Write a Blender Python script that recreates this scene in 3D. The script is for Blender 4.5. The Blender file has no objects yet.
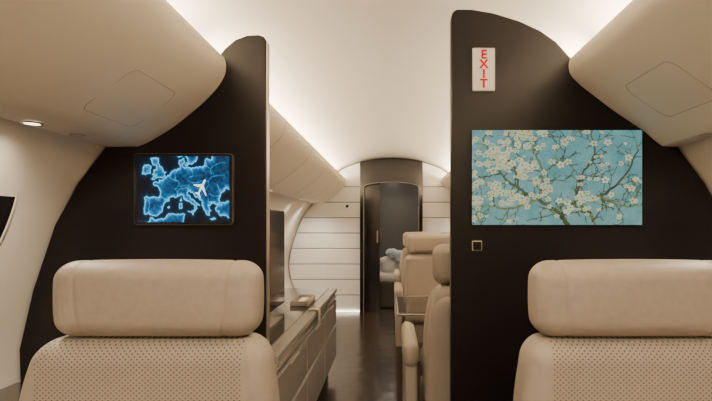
import bpy, bmesh, math, random
import numpy as np
from mathutils import Vector, Matrix
random.seed(4)
rng=np.random.RandomState(7)
S=bpy.context.scene
COL=S.collection

# ------------------------------------------------------------ materials
def mat(name,col,rough=0.5,metal=0.0,coat=0.0,noise=0.0,nscale=40,bump=0.0,bscale=300,emit=None,estr=0.0,spec=0.5):
    m=bpy.data.materials.new(name); m.use_nodes=True
    nt=m.node_tree; b=nt.nodes['Principled BSDF']
    b.inputs['Base Color'].default_value=(*col,1)
    b.inputs['Roughness'].default_value=rough
    b.inputs['Metallic'].default_value=metal
    b.inputs['Coat Weight'].default_value=coat
    b.inputs['Coat Roughness'].default_value=0.12
    b.inputs['Specular IOR Level'].default_value=spec
    tc=nt.nodes.new('ShaderNodeTexCoord')
    if noise>0:
        n=nt.nodes.new('ShaderNodeTexNoise'); n.inputs['Scale'].default_value=nscale; n.inputs['Detail'].default_value=5
        r=nt.nodes.new('ShaderNodeValToRGB')
        r.color_ramp.elements[0].position=0.3; r.color_ramp.elements[1].position=0.7
        r.color_ramp.elements[0].color=(*[c*(1-noise) for c in col],1)
        r.color_ramp.elements[1].color=(*[min(1,c*(1+noise)) for c in col],1)
        nt.links.new(tc.outputs['Object'],n.inputs['Vector']); nt.links.new(n.outputs['Fac'],r.inputs['Fac'])
        nt.links.new(r.outputs['Color'],b.inputs['Base Color'])
    if bump>0:
        n2=nt.nodes.new('ShaderNodeTexNoise'); n2.inputs['Scale'].default_value=bscale; n2.inputs['Detail'].default_value=3
        bp=nt.nodes.new('ShaderNodeBump'); bp.inputs['Strength'].default_value=bump; bp.inputs['Distance'].default_value=0.002
        nt.links.new(tc.outputs['Object'],n2.inputs['Vector']); nt.links.new(n2.outputs['Fac'],bp.inputs['Height'])
        nt.links.new(bp.outputs['Normal'],b.inputs['Normal'])
    if emit:
        b.inputs['Emission Color'].default_value=(*emit,1); b.inputs['Emission Strength'].default_value=estr
    return m

CREAM=mat('cream_panel',(0.79,0.71,0.60),0.5,noise=0.015,nscale=6)
CEIL=mat('ceiling_fabric',(0.80,0.75,0.66),0.7,noise=0.015,nscale=8)
WALLM=mat('sidewall_leather',(0.80,0.73,0.63),0.6,bump=0.15,bscale=400)
PLANK=mat('white_plank',(0.90,0.88,0.84),0.4)
GROOVE=mat('groove_shadow',(0.34,0.30,0.26),0.7)
DARK=mat('dark_partition',(0.0078,0.0060,0.0066),0.34,spec=0.28)
DARKG=mat('dark_gloss',(0.014,0.012,0.014),0.12,coat=0.6)
GREYD=mat('smoked_grey',(0.10,0.095,0.093),0.2)
LEATH=mat('leather_taupe',(0.41,0.348,0.285),0.48,noise=0.05,nscale=60,bump=0.35,bscale=500)
SHELL=mat('seat_shell',(0.40,0.345,0.285),0.45)
SEAM=mat('seam_shadow',(0.40,0.34,0.28),0.7)
BEZEL=mat('black_bezel',(0.008,0.008,0.009),0.2)
RIMD=mat('bronze_rim',(0.20,0.16,0.14),0.35,metal=0.6)
METAL=mat('satin_metal',(0.55,0.50,0.45),0.3,metal=0.9)
WOOD=mat('dark_veneer',(0.045,0.033,0.027),0.10,noise=0.35,nscale=12,coat=0.6)
CRED=mat('credenza_lacquer',(0.36,0.335,0.31),0.25,coat=0.3)
CREDD=mat('credenza_dark',(0.045,0.038,0.036),0.2,coat=0.4)
BLUE=mat('blue_linen',(0.50,0.55,0.68),0.8,noise=0.1)
WHITE=mat('white_linen',(0.80,0.80,0.84),0.8)
SIGN=mat('sign_white',(0.70,0.67,0.61),0.4,emit=(1,0.94,0.86),estr=0.04)
RED=mat('sign_red',(0.55,0.0,0.004),0.7,spec=0.05)
LED=mat('led_emitter',(1,1,1),0.5,emit=(1,0.86,0.66),estr=6)
GLASSD=mat('window_pane',(0.015,0.013,0.014),0.08)

def perforated():
    m=mat('leather_perforated',(0.43,0.368,0.30),0.5,noise=0.04,nscale=50)
    nt=m.node_tree; b=nt.nodes['Principled BSDF']
    tc=[n for n in nt.nodes if n.type=='TEX_COORD'][0]
    ramp=[n for n in nt.nodes if n.type=='VALTORGB'][0]
    sep=nt.nodes.new('ShaderNodeSeparateXYZ'); nt.links.new(tc.outputs['Object'],sep.inputs[0])
    def M(op,a,bb=None):
        n=nt.nodes.new('ShaderNodeMath'); n.operation=op
        for i,v in enumerate((a,bb)):
            if v is None: continue
            if isinstance(v,(int,float)): n.inputs[i].default_value=v
            else: nt.links.new(v,n.inputs[i])
        return n.outputs[0]
    k=92.0
    x=M('MULTIPLY',sep.outputs['X'],k*0.9); z=M('MULTIPLY',sep.outputs['Z'],k)
    u=M('ADD',x,z); v=M('SUBTRACT',x,z)
    fu=M('SUBTRACT',M('FRACT',u),0.5); fv=M('SUBTRACT',M('FRACT',v),0.5)
    d=M('SQRT',M('ADD',M('MULTIPLY',fu,fu),M('MULTIPLY',fv,fv)))
    dot=M('LESS_THAN',d,0.21)
    inx=M('LESS_THAN',M('ABSOLUTE',sep.outputs['X']),0.222)
    dot=M('MULTIPLY',dot,inx)
    mx=nt.nodes.new('ShaderNodeMix'); mx.data_type='RGBA'
    nt.links.new(dot,mx.inputs[0]); nt.links.new(ramp.outputs['Color'],mx.inputs[6])
    mx.inputs[7].default_value=(0.12,0.09,0.07,1)
    nt.links.new(mx.outputs[2],b.inputs['Base Color'])
    return m
PERF=perforated()

def floor_mat():
    m=mat('floor_dark_wood',(0.03,0.02,0.015),0.2)
    nt=m.node_tree; b=nt.nodes['Principled BSDF']
    tc=[n for n in nt.nodes if n.type=='TEX_COORD'][0]
    mp=nt.nodes.new('ShaderNodeMapping'); mp.inputs['Scale'].default_value=(16,1.2,1)
    n=nt.nodes.new('ShaderNodeTexNoise'); n.inputs['Scale'].default_value=2.0; n.inputs['Detail'].default_value=3; n.inputs['Distortion'].default_value=0.3
    r=nt.nodes.new('ShaderNodeValToRGB')
    r.color_ramp.elements[0].position=0.25; r.color_ramp.elements[1].position=0.8
    r.color_ramp.elements[0].color=(0.016,0.0105,0.008,1); r.color_ramp.elements[1].color=(0.045,0.030,0.021,1)
    nt.links.new(tc.outputs['Object'],mp.inputs[0]); nt.links.new(mp.outputs[0],n.inputs['Vector'])
    nt.links.new(n.outputs['Fac'],r.inputs['Fac']); nt.links.new(r.outputs['Color'],b.inputs['Base Color'])
    n3=nt.nodes.new('ShaderNodeTexNoise'); n3.inputs['Scale'].default_value=7; n3.inputs['Detail'].default_value=1
    nt.links.new(tc.outputs['Object'],n3.inputs['Vector'])
    bp=nt.nodes.new('ShaderNodeBump'); bp.inputs['Strength'].default_value=0.3; bp.inputs['Distance'].default_value=0.008
    nt.links.new(n3.outputs['Fac'],bp.inputs['Height']); nt.links.new(bp.outputs['Normal'],b.inputs['Normal'])
    b.inputs['Roughness'].default_value=0.2
    return m
FLOORM=floor_mat()

# ------------------------------------------------------------ helpers
def group(name,loc=(0,0,0),rotz=0):
    e=bpy.data.objects.new(name,None); COL.objects.link(e)
    e.empty_display_size=0.1; e.location=loc; e.rotation_euler=(0,0,rotz); return e
def finish(bm,name,m,parent=None,smooth=False,bevel=0.0,loc=(0,0,0),rot=(0,0,0),seg=3):
    bmesh.ops.recalc_face_normals(bm,faces=bm.faces)
    me=bpy.data.meshes.new(name); bm.to_mesh(me); bm.free()
    o=bpy.data.objects.new(name,me); COL.objects.link(o); me.materials.append(m)
    o.location=loc; o.rotation_euler=rot
    if parent: o.parent=parent
    if smooth:
        for p in me.polygons: p.use_smooth=True
    if bevel>0:
        b=o.modifiers.new('bevel','BEVEL'); b.width=bevel; b.segments=seg; b.limit_method='ANGLE'; b.angle_limit=math.radians(35)
        for p in me.polygons: p.use_smooth=True
        w=o.modifiers.new('wn','WEIGHTED_NORMAL'); w.keep_sharp=False
    return o
def box(name,x0,x1,y0,y1,z0,z1,m,parent=None,bevel=0.0,seg=3):
    bm=bmesh.new()
    cx,cy,cz=(x0+x1)/2,(y0+y1)/2,(z0+z1)/2
    bmesh.ops.create_cube(bm,size=1)
    for v in bm.verts: v.co=Vector((v.co.x*(x1-x0),v.co.y*(y1-y0),v.co.z*(z1-z0)))
    return finish(bm,name,m,parent,bevel=bevel,loc=(cx,cy,cz),seg=seg)
def extrude_xz(name,pts,y0,y1,m,parent=None,bevel=0.0,seg=3,smooth=False):
    bm=bmesh.new()
    a=[bm.verts.new((x,y0,z)) for x,z in pts]; b=[bm.verts.new((x,y1,z)) for x,z in pts]
    bm.faces.new(a); bm.faces.new(b[::-1])
    n=len(pts)
    for i in range(n): bm.faces.new((a[i],a[(i+1)%n],b[(i+1)%n],b[i]))
    return finish(bm,name,m,parent,bevel=bevel,seg=seg,smooth=smooth)
def strip_xz(name,pts,y0,y1,m,parent=None,thick=0.0,smooth=True):
    bm=bmesh.new()
    rows=[[bm.verts.new((x,y,z)) for x,z in pts] for y in (y0,y1)]
    for i in range(len(pts)-1):
        bm.faces.new((rows[0][i],rows[0][i+1],rows[1][i+1],rows[1][i]))
    me=bpy.data.meshes.new(name)
    bm.to_mesh(me); bm.free()
    o=bpy.data.objects.new(name,me); COL.objects.link(o); me.materials.append(m)
    if parent:o.parent=parent
    if smooth:
        for p in me.polygons:p.use_smooth=True
    if thick>0:
        s=o.modifiers.new('s','SOLIDIFY'); s.thickness=thick; s.offset=0
    return o
def catmull(P,n=6):
    out=[];P=[Vector(p) for p in P]
    for i in range(len(P)-1):
        p0=P[max(0,i-1)];p1=P[i];p2=P[i+1];p3=P[min(len(P)-1,i+2)]
        for k in range(n):
            t=k/n
            out.append(tuple(0.5*((2*p1)+(-p0+p2)*t+(2*p0-5*p1+4*p2-p3)*t*t+(-p0+3*p1-3*p2+p3)*t**3)))
    out.append(tuple(P[-1])); return out
def pillow(name,dims,r,step,m,parent=None,loc=(0,0,0),rot=(0,0,0),fn=None):
    N=[max(2,int(round(d/step))) for d in dims]; H=[d/2 for d in dims]
    bm=bmesh.new(); V={}
    def vert(i,j,k):
        key=(i,j,k)
        if key in V: return V[key]
        p=[-H[a]+dims[a]*key[a]/N[a] for a in range(3)]
        inner=[max(-(H[a]-r[a]),min(H[a]-r[a],p[a])) for a in range(3)]
        d=[(p[a]-inner[a])/r[a] for a in range(3)]
        l=math.sqrt(sum(q*q for q in d)) or 1
        q=[inner[a]+d[a]/l*r[a] for a in range(3)]
        co=Vector(q)
        if fn: co=fn(co,H)
        V[key]=bm.verts.new(co); return V[key]
    for a in range(3):
        b,c=[q for q in range(3) if q!=a]
        for s in (0,N[a]):
            for i in range(N[b]):
                for j in range(N[c]):
                    ks=[]
                    for di,dj in ((0,0),(1,0),(1,1),(0,1)):
                        key=[0,0,0];key[a]=s;key[b]=i+di;key[c]=j+dj
                        ks.append(vert(*key))
                    try: bm.faces.new(ks)
                    except ValueError: pass
    return finish(bm,name,m,parent,smooth=True,loc=loc,rot=rot)
def tube(name,pts,rad,m,parent=None,cyclic=False):
    c=bpy.data.curves.new(name,'CURVE'); c.dimensions='3D'; c.bevel_depth=rad; c.bevel_resolution=2
    sp=c.splines.new('POLY'); sp.points.add(len(pts)-1)
    for i,p in enumerate(pts): sp.points[i].co=(*p,1)
    sp.use_cyclic_u=cyclic
    o=bpy.data.objects.new(name,c); COL.objects.link(o); c.materials.append(m)
    if parent:o.parent=parent
    return o
def disc(name,r,h,m,parent=None,loc=(0,0,0),rot=(0,0,0),seg=40,bevel=0):
    bm=bmesh.new(); bmesh.ops.create_cone(bm,cap_ends=True,segments=seg,radius1=r,radius2=r,depth=h)
    return finish(bm,name,m,parent,loc=loc,rot=rot,bevel=bevel)
def rrect(w,h,r,n=8):
    out=[]
    for cx,cz,a0 in ((w/2-r,h/2-r,0),(-w/2+r,h/2-r,90),(-w/2+r,-h/2+r,180),(w/2-r,-h/2+r,270)):
        for k in range(n+1):
            a=math.radians(a0+90*k/n); out.append((cx+r*math.cos(a),cz+r*math.sin(a)))
    return out

# ------------------------------------------------------------ cabin shell
Y0,Y1=-2.5,7.2
WALL=[(1.02,0.0),(1.17,0.22),(1.265,0.45),(1.272,0.65),(1.225,0.85),(1.15,1.07),(1.07,1.22),(0.975,1.345),(0.90,1.46),(0.80,1.60),(0.72,1.665)]
WALLC=catmull(WALL,5)
CE=[(0.72,1.665),(0.69,1.715),(0.62,1.765),(0.5,1.815),(0.35,1.858),(0.18,1.885),(0.0,1.895)]
CEC=catmull(CE,5)
def halfw(z):
    pr=WALLC+CEC
    for (xa,za),(xb,zb) in zip(pr[:-1],pr[1:]):
        if min(za,zb)<=z<=max(za,zb) and abs(zb-za)>1e-6:
            return xa+(xb-xa)*(z-za)/(zb-za)
    return 0.02
strip_xz('wall_left',[(-x,z) for x,z in WALLC],Y0,Y1,WALLM,thick=0.012)
strip_xz('wall_right',WALLC,Y0,Y1,WALLM,thick=0.012)
full=[(-x,z) for x,z in CEC]+[(x,z) for x,z in CEC[::-1][1:]]
strip_xz('ceiling',full,Y0,Y1,CEIL,thick=0.012)
box('floor',-1.1,1.1,Y0,Y1,-0.04,0.0,FLOORM)
prof=[(x,z) for x,z in WALLC+CEC]
fullp=[(-x,z) for x,z in prof]+[(x,z) for x,z in prof[::-1][1:]]
extrude_xz('wall_rear',fullp,Y0-0.05,Y0,CREAM)
extrude_xz('wall_aft',fullp,Y1,Y1+0.05,GREYD)

# ------------------------------------------------------------ overhead bins
FACE_L=[(0.585,1.642),(0.571,1.638),(0.562,1.625),(0.559,1.60),(0.565,1.57),(0.59,1.53),(0.632,1.485),(0.685,1.44),(0.742,1.396),(0.80,1.36),(0.828,1.345),(0.855,1.335)]
FACE_R=[(0.625,1.642),(0.608,1.638),(0.598,1.625),(0.595,1.60),(0.603,1.573),(0.635,1.54),(0.68,1.505),(0.735,1.463),(0.79,1.425),(0.845,1.388),(0.88,1.358),(0.91,1.335)]
FC={-1:catmull(FACE_L,4),1:catmull(FACE_R,4)}
def facept(sx,t):
    F=FC[sx]
    i=t*(len(F)-1); a=min(int(i),len(F)-2); f=i-a
    return (F[a][0]*(1-f)+F[a+1][0]*f, F[a][1]*(1-f)+F[a+1][1]*f)
def make_bin(sx,ya,yb,hatches,seams):
    g=group('overhead_bin')
    P=FC[sx]+[(0.957,1.333),(0.88,1.445),(0.78,1.585),(0.735,1.612),(0.66,1.62)]
    o=extrude_xz('bin_body',[(sx*x,z) for x,z in P],ya,yb,CREAM,g)
    for p in o.data.polygons: p.use_smooth = abs(p.normal.y)<0.5
    e=o.modifiers.new('e','EDGE_SPLIT'); e.split_angle=math.radians(40)
    for y in seams:
        tube('seam',[(sx*facept(sx,t/20)[0],y,facept(sx,t/20)[1]) for t in range(1,21)],0.0015,SEAM,g)
    for (y0,y1,t0,t1) in hatches:
        pts=[]
        for u,v in rrect(y1-y0,(t1-t0)*0.5,0.025):
            x,z=facept(sx,(t0+t1)/2+v*2); pts.append((sx*x,(y0+y1)/2+u,z))
        tube('hatch',pts,0.0009,SEAM,g,cyclic=True)
    return g
PY=1.6
make_bin(-1,Y0+0.01,PY-0.002,[(1.20,1.44,0.58,0.80)],[-0.4])
make_bin(1,Y0+0.01,PY-0.002,[(1.20,1.44,0.58,0.80)],[-0.4])
make_bin(-1,PY+0.048,5.78,[],[2.5,3.3,4.1,4.9])
make_bin(1,PY+0.048,5.78,[],[2.5,3.3,4.1,4.9])

def downlight(x,y,rad,on=True,power=14):
    g=group('downlight',(x,y,1.333))
    bm=bmesh.new()
    prof=[(rad*0.72,-0.001),(rad*0.8,-0.004),(rad,-0.004),(rad*1.04,0.0)]
    for i in range(32):
        a=2*math.pi*i/32
        for r,z in prof: bm.verts.new((r*math.cos(a),r*math.sin(a),z))
    bm.verts.ensure_lookup_table()
    n=len(prof)
    for i in range(32):
        for k in range(n-1):
            bm.faces.new((bm.verts[i*n+k],bm.verts[i*n+k+1],bm.verts[((i+1)%32)*n+k+1],bm.verts[((i+1)%32)*n+k]))
    finish(bm,'ring',METAL,g,smooth=True)
    disc('lens',rad*0.75,0.002,LED if on else CREAM,g,loc=(0,0,-0.002))
    if on:
        l=bpy.data.lights.new('lamp','SPOT'); l.energy=power; l.color=(1,0.86,0.68); l.spot_size=2.6; l.spot_blend=1; l.shadow_soft_size=0.02
        o=bpy.data.objects.new('lamp',l); COL.objects.link(o); o.parent=g; o.location=(0,0,-0.01)
for sx in (-1,1):
    downlight(sx*0.925,1.22,0.024,power=18); downlight(sx*0.915,1.38,0.020,on=False)
    downlight(sx*0.925,0.3,0.021); downlight(sx*0.925,-0.7,0.021)
    for y in (2.4,3.6,4.8): downlight(sx*0.92,y,0.021)
    downlight(sx*0.90,5.45,0.021,power=28)

def cove(sx,ya,yb,power):
    l=bpy.data.lights.new('cove_light','AREA'); l.shape='RECTANGLE'
    l.size=yb-ya; l.size_y=0.03; l.energy=power; l.color=(1,0.81,0.58)
    o=bpy.data.objects.new('cove_light',l); COL.objects.link(o)
    o.location=(sx*0.665,(ya+yb)/2,1.632)
    d=Vector((-sx*0.25,0,1)).normalized()
    z=-d; x=Vector((0,1,0)); y=z.cross(x).normalized()
    o.rotation_euler=Matrix((x,y,z)).transposed().to_euler()
for sx in (-1,1):
    cove(sx,Y0+0.1,PY-0.03,33); cove(sx,PY+0.07,5.75,46)

# ------------------------------------------------------------ windows
def window(idx,sx,y):
    zc=1.08; n=Vector((-sx*0.93,0,-0.36)).normalized()
    g=group('window_%d'%idx,(sx*(halfw(zc)-0.012),y,zc))
    t=Vector((-sx*0.36,0,0.93))
    def ell(a,b,off,N=48,e=2.4):
        out=[]
        for k in range(N):
            th=2*math.pi*k/N; c,s=math.cos(th),math.sin(th); q=(abs(c)**e+abs(s)**e)**(1/e)
            out.append(Vector((0,1,0))*(a*c/q)+t*(b*s/q)+n*off)
        return out
    bm=bmesh.new()
    loops=[ell(0.162,0.212,-0.008),ell(0.156,0.206,0.003),ell(0.15,0.20,0.004),ell(0.146,0.196,0.001),ell(0.144,0.194,-0.006)]
    vs=[[bm.verts.new(p) for p in L] for L in loops]
    for a,b in zip(vs[:-1],vs[1:]):
        for i in range(48): bm.faces.new((a[i],a[(i+1)%48],b[(i+1)%48],b[i]))
    finish(bm,'frame',WALLM,g,smooth=True)
    bm=bmesh.new(); vs=[bm.verts.new(p) for p in ell(0.148,0.198,0.002)]; bm.faces.new(vs)
    finish(bm,'pane',GLASSD,g)
k=1
for y in (1.25,0.5,-0.25,-1.0,2.3,3.1,3.9,4.7):
    for sx in (-1,1):
        window(k,sx,y); k+=1

tn=1
for sx,ya,yb,zt in ((-1,Y0+0.02,PY-0.01,0.545),(1,Y0+0.02,PY-0.01,0.545),(1,PY+0.06,5.7,0.585)):
    g=group('trim_%d'%tn); tn+=1
    a,b=sorted((sx*0.98,sx*1.16)); box('ledge_body',a,b,ya,yb,0.26,zt-0.025,CREAM,g,bevel=0.01)
    a,b=sorted((sx*0.97,sx*1.255)); box('ledge_top',a,b,ya,yb,zt-0.025,zt,WOOD,g,bevel=0.005)

# ------------------------------------------------------------ partitions
outer=[(0.70,1.60),(0.785,1.585),(0.895,1.445),(0.965,1.335),(1.06,1.21),(1.138,1.07),(1.212,0.85),(1.258,0.65),(1.252,0.45),(1.16,0.22),(1.01,0.0)]
left_top=[(-0.425,0.0),(-0.425,1.69),(-0.432,1.706),(-0.45,1.712),(-0.49,1.71),(-0.53,1.695),(-0.565,1.665),(-0.59,1.632)]
g=group('wall_partition_left')
extrude_xz('partition_panel',left_top+[(-x,z) for x,z in outer],PY,PY+0.04,DARK,g,bevel=0.005)
box('edge_trim',-0.4255,-0.4225,PY+0.006,PY+0.038,0.0,1.69,METAL,g)
right_top=[(0.199,0.0),(0.199,1.77),(0.204,1.79),(0.218,1.80),(0.27,1.799),(0.34,1.787),(0.43,1.76),(0.50,1.728),(0.555,1.69),(0.60,1.64)]
g=group('wall_partition_right')
extrude_xz('partition_panel',right_top+outer,PY,PY+0.045,DARK,g,bevel=0.014,seg=5)

# ------------------------------------------------------------ painted displays
def seg_dist(X,Y,p,q):
    px,py=p;qx,qy=q;dx,dy=qx-px,qy-py;L=dx*dx+dy*dy+1e-12
    t=np.clip(((X-px)*dx+(Y-py)*dy)/L,0,1)
    return np.hypot(X-(px+t*dx),Y-(py+t*dy)),t
def painted(name,w,h,img,strength,parent,loc):
    ny,nx,_=img.shape
    xs=np.linspace(-w/2,w/2,nx);zs=np.linspace(-h/2,h/2,ny)
    XX,ZZ=np.meshgrid(xs,zs)
    verts=np.stack([XX.ravel(),np.zeros(XX.size),ZZ.ravel()],1)
    idx=np.arange(nx*ny).reshape(ny,nx)
    f=np.stack([idx[:-1,:-1].ravel(),idx[:-1,1:].ravel(),idx[1:,1:].ravel(),idx[1:,:-1].ravel()],1)
    me=bpy.data.meshes.new(name); me.from_pydata(verts.tolist(),[],f.tolist())
    at=me.color_attributes.new('Col','FLOAT_COLOR','POINT')
    c=np.clip(img,0,1); lin=np.where(c<=0.04045,c/12.92,((c+0.055)/1.055)**2.4)
    rgba=np.concatenate([lin.reshape(-1,3),np.ones((nx*ny,1))],1).astype(np.float32)
    at.data.foreach_set('color',rgba.ravel())
    o=bpy.data.objects.new(name,me);COL.objects.link(o);o.parent=parent;o.location=loc
    m=bpy.data.materials.new(name+'_mat');m.use_nodes=True;nt=m.node_tree;b=nt.nodes['Principled BSDF']
    a=nt.nodes.new('ShaderNodeAttribute');a.attribute_name='Col'
    b.inputs['Base Color'].default_value=(0.01,0.01,0.01,1); b.inputs['Roughness'].default_value=0.3; b.inputs['Specular IOR Level'].default_value=0.2
    nt.links.new(a.outputs['Color'],b.inputs['Emission Color']); b.inputs['Emission Strength'].default_value=strength
    me.materials.append(m); return o
def smooth_noise(ny,nx,cells,amp):
    gx=int(cells*nx/ny)+2; g=rng.rand(cells+2,gx+2)
    yy=np.linspace(0,cells,ny);xx=np.linspace(0,gx,nx)
    yi=yy.astype(int);xi=xx.astype(int);fy=(yy-yi)[:,None];fx=(xx-xi)[None,:]
    fy=fy*fy*(3-2*fy);fx=fx*fx*(3-2*fx)
    a=g[yi][:,xi];b=g[yi][:,xi+1];c=g[yi+1][:,xi];d=g[yi+1][:,xi+1]
    return ((a*(1-fx)+b*fx)*(1-fy)+(c*(1-fx)+d*fx)*fy-0.5)*2*amp

# --- map display
nx,ny=330,232
LON=(-13,33);LAT=(34.0,58.5)
XX,YY=np.meshgrid(np.linspace(LON[0],LON[1],nx),np.linspace(LAT[0],LAT[1],ny))
main=[(10.5,57.7),(10.9,56.4),(10,55.5),(9.8,54.8),(11,54),(12.5,54.4),(14.2,53.9),(16.5,54.5),(18.5,54.8),(19.5,54.4),(21,55.2),(21,57),(22,57.7),(24,57.1),(24.4,58.5),(24,62),(40,62),(40,47),(35.5,46.3),(33.5,46),(31,46.6),(29.7,45.2),(28.6,43.8),(27.9,42.5),(28.2,41.5),(29,41.2),(26.8,40.5),(26,40.8),(24,40.8),(23.6,40.2),(22.7,40.4),(23,39.2),(24,38.2),(23,37.9),(23.1,36.5),(22.4,36.6),(21.6,37),(21.1,38.3),(20,39.6),(19.4,40.5),(19.5,41.8),(18,42.7),(16,43.5),(14.8,45),(13.7,45),(13.6,45.7),(12.4,45.3),(12.3,44.3),(13.6,43.6),(14.2,42.4),(16,41.9),(16.2,41.3),(18.4,40.2),(17,40.5),(16.6,39.8),(17,39),(15.7,38),(15.8,40),(14.3,40.9),(12.3,41.8),(10.5,42.9),(10,44),(8.8,44.4),(7.5,43.7),(6,43.1),(4.5,43.4),(3.1,43),(3.2,42),(0.8,41),(-.3,39.5),(0,38.7),(-.8,37.6),(-2.2,36.8),(-5,36.4),(-6.2,36.7),(-7,37.2),(-8.9,37),(-9.3,38.7),(-8.8,41),(-9.2,43.1),(-7.8,43.7),(-4,43.4),(-1.6,43.4),(-1.2,45.5),(-2.3,47.2),(-4.7,48),(-4.6,48.6),(-1.6,48.7),(-1.8,49.7),(.2,49.5),(1.6,50.8),(3.5,51.5),(4.8,53),(7,53.5),(8.6,53.8),(8.2,55.5),(8.2,57)]
polys=[main,
[(-5.6,50.1),(-3.5,50.3),(-1,50.7),(1.3,51.1),(0.8,51.5),(1.7,52.6),(0.2,53),(-0.2,54),(-1.5,55),(-2.2,56),(-2,57.6),(-4,57.9),(-6,57.5),(-5.2,55.8),(-3.2,54.9),(-3,53.6),(-4.5,53.3),(-4.2,52.4),(-5.2,51.8),(-3,51.4),(-4.5,51)],
[(-6,52.2),(-6.1,53.8),(-5.6,54.6),(-7.5,55.3),(-9.9,54.2),(-9.8,53.3),(-10.3,52),(-8.5,51.6)],
[(12.5,38),(15.5,38.2),(15.1,36.7)],[(8.3,39),(8.3,41),(9.6,41),(9.6,39.2)],[(8.6,42),(9.3,43),(9.5,42)],
[(2.4,39.5),(3.2,39.9),(3.4,39.4),(2.9,39.3)],[(23.6,35.3),(26.2,35.3),(24.8,34.9)],
[(26.2,39.3),(27,40.3),(29.2,40.6),(29.2,41.1),(32,41.8),(40,41),(40,30),(36,36),(32,36.1),(30.5,36.5),(28,36.7),(26.8,38)],
[(-6,35.8),(-2,35.1),(2,36.6),(6,36.9),(10,37.3),(11,36.9),(10.4,35),(11,30),(-12,30),(-12,33),(-7,34)],
[(12.7,55.5),(12.5,56.4),(11.2,58.5),(10.5,59),(8,58),(5.5,59),(5,62),(18,62),(17,58.2),(16.4,56.5),(14.5,55.5)],[(11,55.2),(11.8,56.1),(12.6,55.7),(12,54.9)]]
def fractal(P,lv=3,amp=0.2):
    for _ in range(lv):
        Q=[]
        for i in range(len(P)):
            a=P[i];b=P[(i+1)%len(P)];L=math.hypot(b[0]-a[0],b[1]-a[1]); Q.append(a)
            if L<8:
                d=(rng.rand()-0.5)*2*amp; Q.append(((a[0]+b[0])/2-(b[1]-a[1])*d,(a[1]+b[1])/2+(b[0]-a[0])*d))
        P=Q
    return P
coast=np.full(XX.shape,99.0);inside=np.zeros(XX.shape,bool)
for P in polys:
    P=fractal(P)
    for i in range(len(P)):
        a=P[i];b=P[(i+1)%len(P)]
        d,_=seg_dist(XX,YY,a,b); coast=np.minimum(coast,d)
        cond=((a[1]>YY)!=(b[1]>YY))
        xi=(b[0]-a[0])*(YY-a[1])/((b[1]-a[1])+1e-9)+a[0]
        inside^=(cond&(XX<xi))
bord=np.full(XX.shape,99.0)
for P in [[(-1.6,43.4),(0.7,42.7),(3.1,42.5)],[(7.5,43.7),(7,45.5),(8,46),(10,46.5),(12.5,46.8),(13.6,45.7)],[(3,51.2),(5,49.8),(8,49),(7.6,47.6),(6,46.3),(7,45.8)],[(7,53.4),(6,51.5),(6,50),(8,49)],[(7.6,47.6),(10,47.5),(13,47.7),(13.8,48.8),(12.2,50.3),(15,51),(14.3,53.8)],[(13.8,48.8),(17,48.8),(19,49.4),(22.5,49.2),(24,50.8),(23.6,53.8),(21,55)],[(17,48.8),(17.2,47.9),(16.2,46.8),(18.8,45.9),(21.5,46.2),(22.8,48),(22.5,49.2)],[(18.8,45.9),(19.3,44),(18.5,42.6)],[(22.6,44.5),(25,43.7),(28.5,43.8)],[(22.4,44),(22.6,41.5),(26.3,41.6)],[(-6.9,42),(-6.7,41),(-7,39),(-7.3,37.3)],[(24,50.8),(30,51.4)],[(27,48.2),(28.2,45.5)],[(24,54),(28,56),(31,56)]]:
    P2=[P[0]]
    for a,b in zip(P[:-1],P[1:]):
        P2+= [((a[0]+b[0])/2+(rng.rand()-.5)*.7,(a[1]+b[1])/2+(rng.rand()-.5)*.7),b]
    for a,b in zip(P2[:-1],P2[1:]):
        d,_=seg_dist(XX,YY,a,b); bord=np.minimum(bord,d)
img=np.zeros((ny,nx,3))
tex=smooth_noise(ny,nx,24,0.5)+smooth_noise(ny,nx,60,0.4)
img[:]=np.array([0.01,0.025,0.06])
img[inside]=np.array([0.03,0.20,0.33])
img+=inside[...,None]*tex[...,None]*np.array([0.04,0.18,0.22])
gl=np.exp(-coast/0.9)*np.where(inside,0.95,0.5); img+=gl[...,None]*np.array([0.04,0.44,0.66])
ln=np.exp(-(coast/0.18)**2); img=img*(1-ln[...,None]*0.75)+ln[...,None]*0.75*np.array([0.45,0.92,1.0])
bl=np.exp(-(bord/0.15)**2)*inside; img+=bl[...,None]*np.array([0.12,0.42,0.52])*0.7
def stroke(pts,w0,w1,colr):
    for a,b in zip(pts[:-1],pts[1:]):
        d,t=seg_dist(XX,YY,a,b); img[(d<(w0+(w1-w0)*t))]=colr
cx,cy=19.0,46.6; ax=np.array([0.55,0.83]);px_=np.array([0.83,-0.55])
def P_(u,v): return (cx+ax[0]*u+px_[0]*v, cy+ax[1]*u+px_[1]*v)
W=(0.93,0.98,1)
stroke([P_(3.4,0),P_(-2.8,0)],0.45,0.3,W)
stroke([P_(1.0,0),P_(-0.9,3.6)],0.7,0.18,W);stroke([P_(1.0,0),P_(-0.9,-3.6)],0.7,0.18,W)
stroke([P_(-2.2,0),P_(-3.1,1.4)],0.4,0.15,W);stroke([P_(-2.2,0),P_(-3.1,-1.4)],0.4,0.15,W)
g=group('map_display',(-0.695,PY,1.189))
extrude_xz('rim',rrect(0.328,0.238,0.011),-0.020,-0.0005,RIMD,g)
extrude_xz('housing',rrect(0.3245,0.2345,0.0095),-0.022,-0.002,BEZEL,g)
painted('screen',0.308,0.219,img,1.8,g,(0,-0.0226,0))

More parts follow.
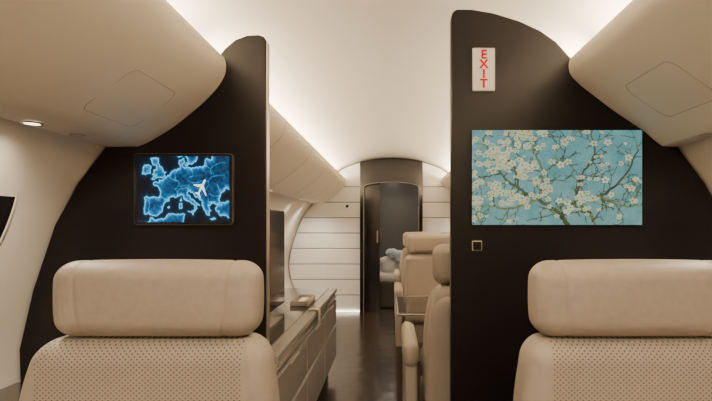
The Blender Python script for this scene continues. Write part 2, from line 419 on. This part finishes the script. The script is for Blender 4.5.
# --- almond blossom display
nx,ny=680,376
XX,YY=np.meshgrid(np.linspace(0,1.8,nx),np.linspace(0,1,ny))
img=np.zeros((ny,nx,3)); img[:]=np.array([0.43,0.64,0.64])
n1=smooth_noise(ny,nx,7,1)+0.6*smooth_noise(ny,nx,20,1)+0.8*smooth_noise(ny,nx,70,1)
img+=n1[...,None]*np.array([0.045,0.03,0.025])
img+=((YY-0.5)*0.05)[...,None]*np.array([-1,-0.4,0.2])
def paint_seg(a,b,wa,wb,colr):
    m_=max(wa,wb)+0.01
    x0,x1=min(a[0],b[0])-m_,max(a[0],b[0])+m_;y0,y1=min(a[1],b[1])-m_,max(a[1],b[1])+m_
    i0,i1=[int(np.clip(v/1.8*(nx-1),0,nx)) for v in (x0,x1)]; j0,j1=[int(np.clip(v*(ny-1),0,ny)) for v in (y0,y1)]
    if i1<=i0 or j1<=j0: return
    sl=(slice(j0,j1+1),slice(i0,i1+1))
    d,t=seg_dist(XX[sl],YY[sl],a,b); w=wa+(wb-wa)*t
    k=np.clip((w-d)/0.003+0.5,0,1)[...,None]; sh=np.clip(d/w,0,1)[...,None]**2*0.16
    img[sl]=img[sl]*(1-k)+(np.array(colr)-sh)*k
branches=[]
PAL=[(0.38,0.43,0.27),(0.50,0.55,0.34),(0.32,0.34,0.26),(0.40,0.33,0.25),(0.34,0.42,0.34)]
def branch(P,w0,w1,colr,depth=0):
    C=catmull([(p[0],p[1]) for p in P],7)
    jit=0.02 if depth==0 else 0.016
    C=[(c[0]+(rng.rand()-.5)*jit,c[1]+(rng.rand()-.5)*jit) for c in C]
    n=len(C)
    for i in range(n-1):
        cc=np.array(colr)+(rng.rand()-.5)*0.08
        paint_seg(C[i],C[i+1],w0+(w1-w0)*i/n,w0+(w1-w0)*(i+1)/n,cc)
    branches.append((C,depth))
    if depth<2:
        for i in range(3,n,2 if depth==0 else 4):
            a=math.atan2(C[i][1]-C[i-1][1],C[i][0]-C[i-1][0])+rng.choice([-1,1])*(0.5+rng.rand()*0.7)
            L=(0.22 if depth==0 else 0.11)*(0.6+rng.rand()*0.8); a2=a+(rng.rand()-.5)*1.6
            p0=C[i];p1=(p0[0]+L*.5*math.cos(a),p0[1]+L*.5*math.sin(a));p2=(p1[0]+L*.5*math.cos(a2),p1[1]+L*.5*math.sin(a2))
            branch([p0,p1,p2],max(0.004,w1*0.8),0.0025,PAL[rng.randint(5)],depth+1)
B=[([(1.02,0),(.92,.12),(.7,.27),(.5,.38),(.3,.55),(.12,.9)],.022,.007,PAL[0]),
([(.95,.08),(1.1,.25),(1.35,.3),(1.6,.5),(1.76,.8)],.020,.006,PAL[2]),
([(.7,.27),(.75,.55),(.65,.8),(.7,1)],.011,.005,PAL[1]),
([(1.1,.25),(1.15,.5),(1.3,.75),(1.25,1)],.012,.005,PAL[3]),
([(.5,.38),(.45,.6),(.35,.75),(.4,.98)],.010,.004,PAL[0]),
([(.3,.55),(.1,.5),(0,.55)],.009,.004,PAL[0]),
([(1.35,.3),(1.6,.2),(1.8,.22)],.011,.006,PAL[1]),
([(.7,.27),(.4,.17),(.15,.2),(.02,.1)],.011,.005,PAL[1]),
([(.75,.55),(.95,.7),(1.0,.92)],.007,.004,PAL[4]),
([(1.3,0),(1.25,.12),(1.1,.25)],.014,.012,PAL[1])]
for b in B: branch(*b)
def blossom(x,y,R):
    m_=R*1.2
    i0,i1=[int(np.clip(v/1.8*(nx-1),0,nx)) for v in (x-m_,x+m_)]; j0,j1=[int(np.clip(v*(ny-1),0,ny)) for v in (y-m_,y+m_)]
    if i1<=i0 or j1<=j0: return
    sl=(slice(j0,j1+1),slice(i0,i1+1))
    dx=XX[sl]-x;dy=(YY[sl]-y)*(1/(0.55+0.45*rng.rand()));a=rng.rand()*3;dx,dy=dx*math.cos(a)+dy*math.sin(a),-dx*math.sin(a)+dy*math.cos(a)
    r=np.hypot(dx,dy);th=np.arctan2(dy,dx)
    rr=R*(0.62+0.38*np.abs(np.cos(2.5*th))); k=np.clip((rr-r)/0.004+.5,0,1)[...,None]
    tone=rng.rand()*0.12
    cpet=np.array([0.86-tone,0.87-tone*.8,0.74-tone])-(np.abs(np.cos(2.5*th))<0.3)[...,None]*0.2
    cpet=np.where((r<R*0.25)[...,None],np.array([0.60,0.55,0.28]),cpet)
    img[sl]=img[sl]*(1-k)+cpet*k
for C,dep in branches:
    for p in C[2:]:
        pr=0.12 if (p[0]<0.8 and p[1]>0.2) else 0.035
        if dep==0: pr*=0.5
        if rng.rand()<pr: blossom(p[0]+(rng.rand()-.5)*.04,p[1]+(rng.rand()-.5)*.04,0.020+rng.rand()*0.028)
g=group('art_display',(0.5505,PY,1.2285))
box('housing',-0.2845,0.2845,-0.016,-0.0005,-0.159,0.159,BEZEL,g,bevel=0.003)
painted('screen',0.567,0.316,img,0.92,g,(0,-0.0168,0))

# --- exit sign
g=group('exit_sign',(0.308,PY,1.592))
box('plate',-0.038,0.038,-0.008,-0.0004,-0.073,0.073,SIGN,g,bevel=0.004)
tube('border',[(x,-0.0082,z) for x,z in ((-0.036,-0.071),(0.036,-0.071),(0.036,0.071),(-0.036,0.071))],0.0012,METAL,g,cyclic=True)
for i,ch in enumerate('EXIT'):
    c=bpy.data.curves.new('letter_'+ch,'FONT'); c.body=ch; c.size=0.041; c.align_x='CENTER'; c.align_y='CENTER'; c.extrude=0.0004; c.offset=0.0012
    o=bpy.data.objects.new('letter_'+ch,c); COL.objects.link(o); o.parent=g; o.rotation_euler=(math.pi/2,0,0)
    o.location=(0,-0.0088,0.049-i*0.0325); c.materials.append(RED)
g=group('wall_switch',(0.286,PY,1.0))
box('bezel',-0.017,0.017,-0.005,-0.0004,-0.017,0.017,METAL,g,bevel=0.002)
box('button',-0.014,0.014,-0.0075,-0.0045,-0.014,0.014,BEZEL,g,bevel=0.002)

# ------------------------------------------------------------ seats
def seat(loc,rotz=0,hx=0.0,width=0.525,arms=0.293):
    g=group('cabin_seat',loc,rotz)
    def hr(co,H):
        x,y,z=co
        f=(1-(x/H[0])**2*0.8)*(1-(z/H[2])**2*0.7)
        y2=y*(0.82+0.22*f)
        x2=x*(1.0-(0.035 if z<0 else 0.015)*(z/H[2])**2)
        z2=z+(0.004*(1-(x/H[0])**2) if z>0 else 0)
        gv=math.exp(-((abs(x)-0.158-0.006*(z/H[2]))/0.0035)**2)*0.0035
        n=Vector((0,y,z))
        if n.length>0: n.normalize()
        return Vector((x2,y2,z2))-n*gv
    pillow('headrest',(0.452,0.125,0.165),(0.042,0.058,0.040),0.0045,LEATH,g,loc=(hx,0.058,0.907),fn=hr)
    def br(co,H):
        x,y,z=co; t=max(0,(z/H[2]))
        s=(1-0.15*t**2.2)
        x2=x*s+hx*t**2*0.6
        y2=y-(0.012*(1-(x/H[0])**2) if y<0 else 0)-0.015*(abs(x)/H[0])**4*(1 if y<0 else 0)
        gv=math.exp(-((abs(x)-width*0.42)/0.004)**2)*0.004
        return Vector((x2,y2+(gv if y<0 else -gv),z))
    pillow('backrest',(width,0.12,0.50),(0.05,0.045,0.05),0.007,PERF,g,loc=(0,0.075,0.573),fn=br)
    def cu(co,H):
        x,y,z=co
        return Vector((x,y,z+(0.018*(1-(x/H[0])**2)*(1-(y/H[1])**2) if z>0 else 0)))
    pillow('seat_cushion',(0.50,0.50,0.15),(0.05,0.05,0.05),0.015,LEATH,g,loc=(0,-0.18,0.395),fn=cu)
    for sx,nm in ((-1,'left'),(1,'right')):
        pillow('armrest_'+nm,(0.068,0.50,0.10),(0.03,0.04,0.035),0.012,LEATH,g,loc=(sx*arms,-0.14,0.535))
        bm=bmesh.new(); pts=[(-0.38,0.14),(-0.38,0.30),(-0.36,0.5),(0.09,0.5),(0.12,0.30),(0.10,0.14)]
        a=[bm.verts.new((sx*(arms-0.025),y,z)) for y,z in pts];b=[bm.verts.new((sx*(arms+0.025),y,z)) for y,z in pts]
        bm.faces.new(a);bm.faces.new(b[::-1])
        for i in range(6): bm.faces.new((a[i],a[(i+1)%6],b[(i+1)%6],b[i]))
        finish(bm,'side_panel_'+nm,SHELL,g,bevel=0.01)
    def sh(co,H):
        x,y,z=co; t=max(0,z/H[2]); return Vector((x*(1-0.16*t**2.2)+hx*t**2*0.6,y,z))
    pillow('back_shell',(width-0.01,0.05,0.60),(0.05,0.02,0.06),0.015,SHELL,g,loc=(0,0.135,0.485),fn=sh)
    box('base_frame',-0.25,0.25,-0.38,0.12,0.16,0.32,SHELL,g,bevel=0.02)
    box('pedestal',-0.17,0.17,-0.28,0.06,0.0,0.17,METAL,g,bevel=0.015)
    return g
seat((-0.540,1.0,0),0,0.026,0.565,0.305)
seat((0.562,1.0,0),0,-0.030,0.565,0.305)
seat((0.393,2.03,0),math.pi,0,0.525,0.315)
seat((0.345,4.0,0))
seat((0.345,5.2,0))

# ------------------------------------------------------------ fold out table
g=group('folding_table')
box('table_top',0.03,0.962,2.45,3.0,0.60,0.618,WOOD,g,bevel=0.006)
box('edge_band',0.027,0.962,2.447,3.003,0.604,0.612,METAL,g,bevel=0.003)
box('hinge_arm',0.6,0.962,2.7,2.8,0.56,0.60,METAL,g,bevel=0.005)
box('support_leg',0.66,0.72,2.72,2.78,0.0,0.56,METAL,g,bevel=0.01)

# ------------------------------------------------------------ credenza
g=group('credenza')
ca,cb=1.66,3.45
box('toe_kick',-1.02,-0.46,ca,cb-0.03,0.0,0.12,DARKG,g)
extrude_xz('carcass',[(-1.06,0.12),(-0.415,0.12),(-0.415,0.585),(-1.2,0.585),(-1.2,0.45),(-1.14,0.25)],ca,cb,CREDD,g,bevel=0.004)
box('top_slab',-1.225,-0.40,ca,cb,0.585,0.612,CRED,g,bevel=0.005)
box('top_inlay',-1.2,-0.455,ca+0.02,cb-0.04,0.612,0.616,WOOD,g,bevel=0.0015)
box('front_rail',-0.416,-0.402,ca,cb,0.548,0.560,METAL,g,bevel=0.002)
yy=ca+0.01
for i in range(3):
    y2=yy+0.575
    box('drawer_upper_%d'%i,-0.416,-0.402,yy,y2,0.365,0.530,CRED,g,bevel=0.003)
    box('drawer_lower_%d'%i,-0.416,-0.402,yy,y2,0.13,0.350,CRED,g,bevel=0.003)
    box('pull_%d'%i,-0.403,-0.396,yy+0.2,yy+0.38,0.515,0.526,METAL,g,bevel=0.002)
    yy=y2+0.016
g=group('television',(-0.60,2.15,0.616))
box('panel',-0.012,0.012,-0.45,0.45,0.03,0.53,BEZEL,g,bevel=0.004)
box('glass',0.0118,0.0135,-0.44,0.44,0.042,0.52,DARKG,g)
box('foot',-0.07,0.07,-0.16,0.16,0.0,0.012,METAL,g,bevel=0.004)
box('neck',-0.012,0.012,-0.05,0.05,0.01,0.04,METAL,g)
g=group('leather_tray',(-0.52,2.78,0.616))
box('tray_base',-0.05,0.05,-0.13,0.13,0.0,0.006,LEATH,g,bevel=0.002)
for a in ((-0.05,-0.043,-0.13,0.13),(0.043,0.05,-0.13,0.13),(-0.05,0.05,-0.13,-0.123),(-0.05,0.05,0.123,0.13)):
    box('tray_rim',a[0],a[1],a[2],a[3],0.0,0.028,LEATH,g,bevel=0.002)
box('remote',-0.02,0.02,-0.08,0.07,0.006,0.02,WHITE,g,bevel=0.004)
g=group('leather_strap',(-0.399,2.55,0.612))
strip_xz('strap_band',catmull([(-0.05,0.004),(-0.01,0.005),(0.004,0.001),(0.008,-0.02),(0.009,-0.07)],5),-0.035,0.035,LEATH,g,thick=0.004)
box('strap_buckle',0.008,0.014,-0.02,0.02,-0.065,-0.045,METAL,g,bevel=0.002)

# ------------------------------------------------------------ far bulkhead
BY=5.82
g=group('wall_bulkhead')
zs=[0.02+0.19*i for i in range(10)]
for sx in (-1,1):
    xin=0.385 if sx<0 else 0.37
    for i,(za,zb) in enumerate(zip(zs[:-1],zs[1:])):
        wa=halfw(za+0.001)-0.012; wb=max(halfw(zb)-0.012,xin+0.03)
        pts=[(sx*xin,za+0.006),(sx*wa,za+0.006),(sx*wb,zb-0.006),(sx*xin,zb-0.006)]
        extrude_xz('plank',pts,BY,BY+0.03,PLANK,g,bevel=0.005,seg=2)
    lo=[(x,z) for x,z in WALLC if z<=1.64]
    cz=[(x,z-0.012) for x,z in CEC if x>xin]
    pts=[(sx*xin,0.0)]+[(sx*(x-0.013),z) for x,z in lo]+[(sx*(x-0.01),z) for x,z in cz]+[(sx*xin,1.835)]
    extrude_xz('backing',pts,BY+0.012,BY+0.04,PLANK,g)
    for z in zs[1:-1]:
        w_=halfw(z)-0.02
        a,b=sorted((sx*xin,sx*w_))
        box('groove',a,b,BY+0.008,BY+0.013,z-0.006,z+0.006,GROOVE,g)
g=group('door_1')
arch=[]
for k in range(13):
    a=math.pi*k/12; arch.append((-0.01+0.335*math.cos(a),1.53+0.06*math.sin(a)))
top=[(x,z-0.012) for x,z in full if -0.39<x<0.372]
U=[(-0.39,0.0),(-0.39,1.83)]+top+[(0.372,1.83),(0.372,0.0),(0.325,0.0)]+arch+[(-0.345,0.0)]
extrude_xz('door_surround',U,BY-0.06,BY+0.05,DARKG,g)
tube('arch_trim',[(0.325,BY-0.060,0.0)]+[(x,BY-0.060,z) for x,z in arch]+[(-0.345,BY-0.060,0.0)],0.003,METAL,g)
box('door_leaf',-0.34,-0.15,BY+0.055,BY+0.085,0.0,1.7,DARKG,g,bevel=0.004)
box('door_handle',-0.19,-0.175,BY+0.04,BY+0.056,0.85,1.0,METAL,g,bevel=0.003)
disc('fitting',0.018,0.01,DARKG,g,loc=(-0.55,BY-0.004,1.30),rot=(math.pi/2,0,0))
g=group('floor_led_strip')
box('strip',-1.0,-0.40,BY-0.02,BY-0.005,0.005,0.02,LED,g)
box('channel',-1.0,-0.40,BY-0.024,BY-0.004,0.0,0.006,METAL,g)
g=group('daybed')
box('bed_base',-0.25,0.9,6.1,7.15,0.0,0.34,CREDD,g,bevel=0.02)
pillow('mattress',(1.12,1.0,0.12),(0.05,0.05,0.05),0.04,WHITE,g,loc=(0.32,6.62,0.39))
def crump(co,H):
    f=math.sin(co.x*31+co.z*17)*math.cos(co.y*23+co.x*11)+0.4*math.sin(co.x*70-co.z*50)
    return co*(1+0.12*f)
pillow('pillow_1',(0.30,0.16,0.22),(0.12,0.07,0.10),0.012,WHITE,g,loc=(-0.04,6.3,0.54),rot=(0.2,0.15,0),fn=crump)
pillow('blanket',(0.36,0.3,0.15),(0.12,0.1,0.07),0.012,BLUE,g,loc=(0.10,6.28,0.65),rot=(0,0.35,0),fn=crump)

def area(loc,size,power,col=(1,0.87,0.70)):  # added fill light, dressed with a bezel and lens on the ceiling
    g=group('added_fill_lamp',loc)
    disc('fill_bezel',size*0.6,0.006,METAL,g,loc=(0,0,0.006))
    disc('fill_lens',size*0.5,0.004,LED,g,loc=(0,0,0.002))
    l=bpy.data.lights.new('lamp','AREA');l.shape='DISK';l.size=size;l.energy=power;l.color=col
    o=bpy.data.objects.new('lamp',l);COL.objects.link(o);o.parent=g;o.location=(0,0,-0.004)
area((0.0,6.5,1.88),0.10,9)  # added to brighten the aft room seen through the doorway
area((0,-0.2,1.883),0.12,12); area((0,-1.4,1.883),0.12,9)  # unseen pair behind the camera, added as front fill on seats and bins

w=bpy.data.worlds.new('World');S.world=w;w.use_nodes=True
w.node_tree.nodes['Background'].inputs[0].default_value=(0.8,0.85,1,1);w.node_tree.nodes['Background'].inputs[1].default_value=0.3

cam=bpy.data.cameras.new('camera');co=bpy.data.objects.new('camera',cam);COL.objects.link(co)
co.location=(0,0,1.07);co.rotation_euler=(math.pi/2,0,0)
cam.sensor_width=36;cam.lens=24.0;cam.shift_x=-0.0506;cam.shift_y=0.0344;cam.clip_start=0.02
S.camera=co
